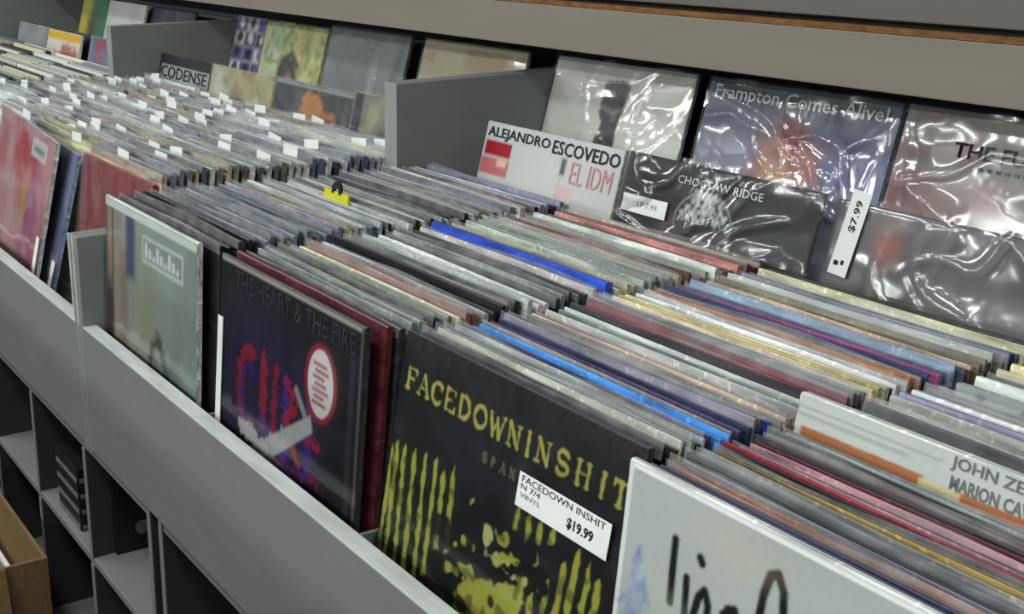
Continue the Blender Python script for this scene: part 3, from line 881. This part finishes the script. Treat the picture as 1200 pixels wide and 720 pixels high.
# crumpled black bagged album
X = Art(150, '#1c1f20')
X.cloud('#2c3133', 5, .45, .85, 4, .7).rect(0, .0, 1, .5, '#191b1c', .8, 30)
X.rect(-.1, .78, .0, .9, '#2a2a2a')
g = random.Random(8)
for k in range(150):
    v = g.uniform(.785, .90); hw = .055 + (.90 - v) * .70
    u = .475 + g.uniform(-hw, hw)
    X.line([(u, v), (u + g.uniform(-.014, .014), v + g.uniform(.006, .02))], .008, g.choice(['#d5d8d6', '#a9adab', '#e2e4e2']), .9, 1.2)
X.line(arc(.475, .79, .15, .115, 200, -20), .006, '#b9bdbb', .8)
X.rect(.25, .70, .75, .775, '#4a3a40', .8, 12)
ch = cover('vinyl_record', X, 0.405, 0.5815, 1.0495, 14, 'crumpled black bagged album with a white dotted emblem and arched small title', GB, edge='charcoal', W=0.318, wrap=dict(seed=57, mat=M_filmdark, creases=16, amp=0.0045, ripples=0.0008, n=110, margin=0.006))
lettering('CHOCTAW RIDGE', 0.140, 0.0095, M_inkwhite, ch, -0.062, 0.290, -0.0046, thick=0.004)
st = box('price_sticker', -0.041, 0.041, -0.0008, 0, -0.011, 0.011, M_white, ch, 0.0003, loc=(-0.108, -0.0062, 0.252)); st['label'] = 'cream price sticker at its left'
lettering('LP 7.99', 0.036, 0.007, M_inkgrey, st, -0.012, -0.003, -0.001)

# dark bagged album with a small figure
X = Art(110, '#5b5c5b')
X.cloud('#6a6a69', 5, .4, .8, 4, .7).ell(.235, .89, .075, .085, '#4a3b38', .9, 6, .08, 3, 10).ell(.235, .885, .05, .06, '#a8645c', .85, 8, .03, 4).ell(.23, .955, .05, .03, '#8a8078', .8, 6)
X.rect(.17, .70, .38, .80, '#2c2e2e', .9, 8).rect(.20, .6, .23, .80, '#b9b8a0', .4, 4).ell(.80, .88, .12, .06, '#343635', .9, 10, .1, 8)
dk = cover('vinyl_record', X, 0.728, 0.600, 1.043, 14, 'dark grey bagged album with a pink-faced small figure and tilted price strip', GB, edge='charcoal', W=0.318, wrap=dict(seed=71, creases=14, amp=0.004, ripples=0.0008, n=110, margin=0.006))
st = box('price_sticker', -0.0125, 0.0125, -0.0008, 0, -0.046, 0.046, M_white, dk, 0.0003, loc=(-0.130, -0.0075, 0.281)); st['label'] = 'long white price strip with black print'
st.rotation_euler = (0, R(5), 0)
lt = lettering('$7.99', 0.034, 0.010, M_ink, st, 0.002, -0.006, 0.0, thick=0.02)
lt.location = (0, -0.0011, 0); lt.rotation_euler = (0, R(-90), 0)
box('printed_mark', -0.008, -0.002, -0.0011, -0.0008, -0.036, -0.031, M_ink, st, 0)
box('printed_mark', 0.001, 0.005, -0.0011, -0.0008, -0.034, -0.029, M_ink, st, 0)

# grey album with a raised fist
X = Art(140, '#c6c7c0')
X.cloud('#d2d3cc', 6, .4, .8, 4, .6).cloud('#b0b1a8', 4, .6, .9, 5, .5)
FI = '#2c2d2c'
X.poly([(.41, .50), (.44, .70), (.40, .77), (.405, .90), (.50, .925), (.59, .90), (.585, .80), (.56, .73), (.55, .66), (.555, .50)], FI, .95, 2, .02, 3)
for k in range(4): X.ell(.43 + .045 * k, .885, .022, .03, '#5e605d', .8, 3).line([(.452 + .045 * k, .90), (.452 + .045 * k, .82)], .007, '#2c2d2c', .8, 2)
X.line([(.42, .79), (.50, .765), (.55, .79)], .018, '#8b8d88', .8, 3).line([(.50, .83), (.57, .80)], .02, '#333333', .8, 2).rect(.41, .5, .56, .65, '#1e1f1e', .9, 2)
for k in range(7): X.line([(.62 + .012 * k, .84 - .035 * k), (.70 + .012 * k, .80 - .035 * k)], .008, '#cfcfc9', .7, 2)
fi = cover('vinyl_record', X, 0.003, 0.770, 1.129, 15, 'pale grey shrink-wrapped album with a raised dark fist', GU, edge='pale grey', W=0.318, wrap=dict(seed=83, creases=22, amp=0.0026, ripples=0.0008, n=110))

# dusky blue album with a warm portrait blur
X = Art(130, '#7b8294')
X.cloud('#59616f', 4, .4, .8, 3, .7).rect(0, .9, 1, 1, '#3e464c', .8, 10).ell(.82, .72, .2, .14, '#5a5b92', .7, 20).ell(.1, .8, .14, .14, '#6f7088', .6, 20)
X.ell(.51, .60, .19, .23, '#a4655c', .95, 12, .08, 5).ell(.50, .82, .08, .06, '#9c4a56', .7, 12).ell(.45, .60, .07, .13, '#bb9a78', .9, 14, .06, 6)
fr = cover('vinyl_record', X, 0.350, 0.770, 1.128, 15, 'dusky blue shrink-wrapped album with white title above a warm portrait blur', GU, edge='pale blue', W=0.318, wrap=dict(seed=97, creases=16, amp=0.004, ripples=0.0008, n=110))
lettering('Frampton Comes Alive!', 0.290, 0.024, M_inkwhite, fr, -0.146, 0.284, -0.0046, thick=0.012)

# grey and red album lettered THE FUTURE
X = Art(110, '#9a9690')
X.cloud('#aaa8a2', 5, .4, .8, 3, .7).rect(0, 0, 1, .78, '#8d6a68', .8, 40).cloud('#8c4a4c', 7, .55, .8, 6, .6).rect(0, .5, .14, .86, '#7d4a50', .8, 20).ell(.3, .79, .2, .02, '#8ea08c', .6, 6).rect(.5, .5, 1, .66, '#6a8a78', .4, 30)
fu = cover('vinyl_record', X, 0.677, 0.770, 1.129, 15, 'grey and rusty red shrink-wrapped album with bold black title, at the right edge', GU, edge='pale grey', W=0.318, wrap=dict(seed=103, creases=16, amp=0.004, ripples=0.0008, n=110))
lettering('THE FUTURE', 0.160, 0.017, M_ink, fu, -0.085, 0.263, -0.0046, thick=0.02)
for k in range(9): box('small_print', -0.003, 0.003, -0.0003, 0, 0, 0.004, M_inkgrey, fu, 0, loc=(-0.045 + .011 * k, -0.0046, 0.252))

# albums of the left rack, upper ledge
X = Art(90, '#8c8c96')
g = random.Random(5)
for a in range(5):
    for b_ in range(9):
        X.rect(a * .2 + .01, b_ * .111 + .01, a * .2 + .19, b_ * .111 + .10, g.choice(['#b8b4b0', '#4a4a78', '#c8c0a8', '#2a2a30', '#8a6a70', '#d0d0cc', '#56568c']), .9, 2)
        X.ell(a * .2 + .1, b_ * .111 + .06, .045, .04, g.choice(['#2a2628', '#cfc8bf', '#5a5a90', '#1d1d22']), .9, 2, .03, a * 9 + b_)
X.rect(.52, 0, .70, 1, '#1e1c20')
cover('vinyl_record', X, -1.288, 0.785, 1.119, 15, 'collage album of small faces in blue and cream squares', GU, edge='charcoal', W=0.314)
X = Art(90, '#aaa868')
X.cloud('#c4c48a', 14, .4, .7, 3, .8).ell(.2, .6, .2, .4, '#b8c6b4', .7, 20).cloud('#6f7a40', 22, .62, .75, 7, .6).ell(.50, .56, .17, .22, '#35332e', .95, 5, .05, 3).ell(.52, .50, .09, .16, '#b08f7c', .95, 4).line([(.34, .5), (.38, .74), (.52, .80), (.64, .72)], .05, '#2a2a26', .9, 3).ell(.25, .9, .10, .05, '#4f8a50', .5, 10)
cover('vinyl_record', X, -1.090, 0.770, 1.117, 15, 'yellow-green album with a dark-haired figure and leafy pattern', GU, edge='cream', W=0.300, wrap=dict(seed=121, creases=7, amp=0.002))
X = Art(90, '#777b7c')
X.cloud('#83878a', 4, .4, .8, 3, .6).rect(.2, .5, .8, .72, '#686c6e', .7, 20).rect(.60, .5, .66, .80, '#a5a7a8', .6, 6).line([(.85, .6), (.94, .95)], .03, '#45484a', .8, 8)
cover('vinyl_record', X, -0.770, 0.770, 1.127, 15, 'plain grey glossy album with a faint pale streak', GU, edge='grey', W=0.318, wrap=dict(seed=131, creases=4, amp=0.002))
X = Art(70, '#b3aa92')
X.cloud('#a79470', 10, .4, .7, 2, .8).cloud('#8aa0a8', 9, .66, .8, 3, .6).cloud('#c2b860', 8, .7, .85, 4, .6).rect(.0, .985, 1, 1, '#d8d2be')
cover('vinyl_record', X, -0.401, 0.770, 1.127, 15, 'beige album with a faded pattern, above the tall grey divider', GU, edge='cream', W=0.322, wrap=dict(seed=137, creases=7, amp=0.0015))
# dark sleeves seen edge on between them
for k, (x, yy, z, lb) in enumerate(((-0.436, .80, 1.127, 'black album half hidden between the grey album and the beige album'), (0.020, .797, 1.129, 'black album showing beside the raised fist album'), (0.060, .808, 1.127, 'charcoal album showing between the fist album and the blue album'))):
    cover('vinyl_record', None, x, yy, z, 15, lb, GU, edge=('black', 'black', 'charcoal', 'black')[k], W=0.314)

# albums of the left rack, lower ledge
X = Art(80, '#25262a')
X.rect(.04, .82, .98, .93, '#8d9092').rect(.2, .62, .4, .75, '#4a3a40', .7, 8).rect(.62, .5, .75, .74, '#3a3666', .8, 8)
o = cover('vinyl_record', X, -1.286, 0.590, 1.036, 13, 'black album with a pale banded title, leftmost against the tall panel', GB, edge='charcoal', W=0.305)
lettering('CODENSE', 0.27, 0.026, M_ink, o, -0.135, 0.263, -0.0046, thick=0.0)
X = Art(90, '#a8a27c')
X.cloud('#8f8450', 9, .45, .75, 2, .8).ell(.15, .85, .14, .12, '#c3c6c0', .8, 10, .1, 3).ell(.65, .72, .2, .12, '#b8bab4', .9, 6, .14, 4).ell(.45, .7, .1, .16, '#7a5c3c', .7, 8, .1, 5)
cover('vinyl_record', X, -0.978, 0.590, 1.037, 13, 'tan and olive patterned album beside the black album with banded title', GB, edge='cream', W=0.310, wrap=dict(seed=151, creases=6, amp=0.0015))
X = Art(100, '#36383b')
X.rect(0, .975, 1, 1, '#8e9498').poly([(.30, .97), (.36, .97), (.42, .72), (.40, .52), (.30, .50), (.22, .62)], '#6a6a6c', .4, 10)
X.poly([(.40, .96), (.62, .95), (.68, .80), (.60, .62), (.56, .78), (.50, .80), (.36, .60), (.26, .58), (.34, .74)], '#b8803e', .95, 3, .05, 2).poly([(.66, .88), (.82, .86), (.86, .70), (.78, .52), (.70, .50), (.74, .68)], '#b06a38', .95, 3, .04, 3)
X.rect(.0, .5, .28, .66, '#5a3f40', .8, 8).ell(.93, .75, .04, .08, '#8d9092', .7, 5)
cover('vinyl_record', X, -0.658, 0.590, 1.040, 13, 'dark album with orange standing figures before the grey album', GB, edge='pale grey', W=0.316, wrap=dict(seed=157, creases=6, amp=0.0015))
X = Art(80, '#7c7c6a')
X.cloud('#a2a07c', 9, .4, .7, 2, .9).ell(.5, .68, .2, .12, '#2c2d28', .8, 6, .15, 3).rect(0, .0, .1, 1, '#1d1e20')
o = cover('vinyl_record', X, -0.336, 0.590, 1.046, 13, 'olive patterned album half hidden by the tall grey divider', GB, edge='cream', W=0.296, wrap=dict(seed=163, creases=6, amp=0.0015))
# far rack, albums at the back
X = Art(60, '#85898a'); X.cloud('#6c7072', 5, .4, .8, 3, .7)
cover('vinyl_record', X, -2.520, 0.590, 1.033, 13, 'pale grey album farthest left along the back', GB, edge='pale grey', W=0.31)
X = Art(70, '#c8c4b8'); X.rect(0, .925, 1, 1, '#c8a024').poly([(.2, .55), (.9, .5), (.97, .86), (.5, .90)], '#a04a38', .9, 4, .1, 2).rect(0, .6, .3, .8, '#8a5a70', .7, 12)
cover('vinyl_record', X, -2.205, 0.590, 1.032, 13, 'album with a yellow band over red shapes, in the farthest rack', GB, edge='white', W=0.31)
X = Art(60, '#2c2e2a'); X.cloud('#4a4c44', 5, .5, .8, 3)
cover('vinyl_record', X, -2.160, 0.620, 1.032, 13, 'dark album right of the yellow-banded album in the farthest rack', GB, edge='charcoal', W=0.31)
X = Art(60, '#5a5c70'); X.rect(.20, 0, .36, 1, '#94384a', 1, 6).cloud('#7c7e90', 6, .5, .8, 3, .6)
cover('vinyl_record', X, -1.845, 0.600, 1.036, 13, 'slate album with a red stripe against the left tall panel', GB, edge='pale grey', W=0.31)
X = Art(60, '#3f6a50'); X.rect(0, .5, .3, 1, '#b0a040', .9, 8).rect(.25, .6, .5, .8, '#5a3a30', .8, 10)
cover('vinyl_record', X, -2.440, 0.770, 1.114, 15, 'green and yellow album left of the white album on the upper ledge', GU, edge='green', W=0.31)
X = Art(60, '#b9b9b6'); X.cloud('#a9a9ab', 4, .4, .8, 3, .6)
cover('vinyl_record', X, -2.140, 0.752, 1.113, 15, 'plain white album above the left tall panel', GU, edge='white', W=0.31)
X = Art(70, '#3a3844')
for k in range(7): X.ell(.15 + .12 * k, .78, .02, .05, '#b8b0a8', .8, 4)
X.cloud('#56505c', 6, .5, .8, 2, .6)
cover('vinyl_record', X, -1.840, 0.770, 1.110, 15, 'dusky purple album with small pale figures beside the collage album', GU, edge='charcoal', W=0.318)

# ------------------------------------------------------------------ below the rail
cdg = 'cases stacked in the left cubby'
for k in range(8):
    z = 0.4395 + k * 0.0125
    o = empty('disc_case', (-0.204, 0.076, z), f'{["white", "black"][k % 2]} disc case, {["lowest", "second from the bottom", "third from the bottom", "fourth from the bottom", "fifth from the bottom", "sixth from the bottom", "second from the top", "topmost"][k]} in the cubby stack', 'case', cdg)
    box('case', -0.055, 0.055, -0.06, 0.06, 0.0, 0.0118, M_black, o, 0.001)
    if k % 2 == 0: box('paper_inlay', -0.052, 0.052, -0.0608, -0.0598, 0.002, 0.0090, M_inkgrey, o, 0.0002); box('paper_inlay', 0.0549, 0.0556, -0.057, 0.057, 0.002, 0.0090, M_inkgrey, o, 0.0002)
sp = box('vinyl_record', -0.004, 0.004, -0.150, 0.150, 0, 0.160, M_black, None, 0.0008, loc=(-0.0515, 0.186, 0.4395))
tag(sp, 'black sleeve with a round grey dot, standing against a cubby divider', 'record')
bm = bmesh.new(); bmesh.ops.create_cone(bm, cap_ends=True, segments=20, radius1=0.011, radius2=0.011, depth=0.001)
me = bpy.data.meshes.new('round_dot'); bm.to_mesh(me); bm.free()
obj('round_dot', me, M_inkgrey, sp, loc=(0.0045, -0.11, 0.035), rot=(0, R(90), 0))

# open cardboard box in the aisle
cb = empty('cardboard_box', (-0.38, -0.26, 0.001), 'open brown cardboard box on the floor, at the lower left', 'box')
hx, hy, hz, tw = 0.25, 0.22, 0.42, 0.005
box('box_wall', -hx, hx, hy - tw, hy, 0.005, hz, M_card, cb, 0.0008)
box('box_wall', -hx, hx, -hy, -hy + tw, 0.005, hz, M_card, cb, 0.0008)
box('box_wall', -hx, -hx + tw, -hy + tw, hy - tw, 0.005, hz, M_card, cb, 0.0008)
box('box_wall', hx - tw, hx, -hy + tw, hy - tw, 0.005, hz, M_card, cb, 0.0008)
box('box_floor', -hx, hx, -hy, hy, 0.0, 0.005, M_card, cb, 0.0008)
fp = box('box_flap', 0, 0.004, -0.19, 0.16, -0.20, 0.0, M_card, cb, 0.0008, loc=(hx + 0.001, 0, hz)); fp.rotation_euler = (0, R(-14), 0)
for k in range(6):
    w_ = box_mesh('booklet', -0.12, 0.12, -0.003, 0.003, 0, 0.33, 0.0005)
    o = obj('booklet', w_, M_white if k % 2 == 0 else M_inkgrey, None, loc=(-0.42, -0.060 - k * 0.016, 0.0068))
    tag(o, f'{["white", "grey"][k % 2]} booklet, {ordinal(k + 1)} from the back wall of the cardboard box', 'booklet', 'booklets in the cardboard box')
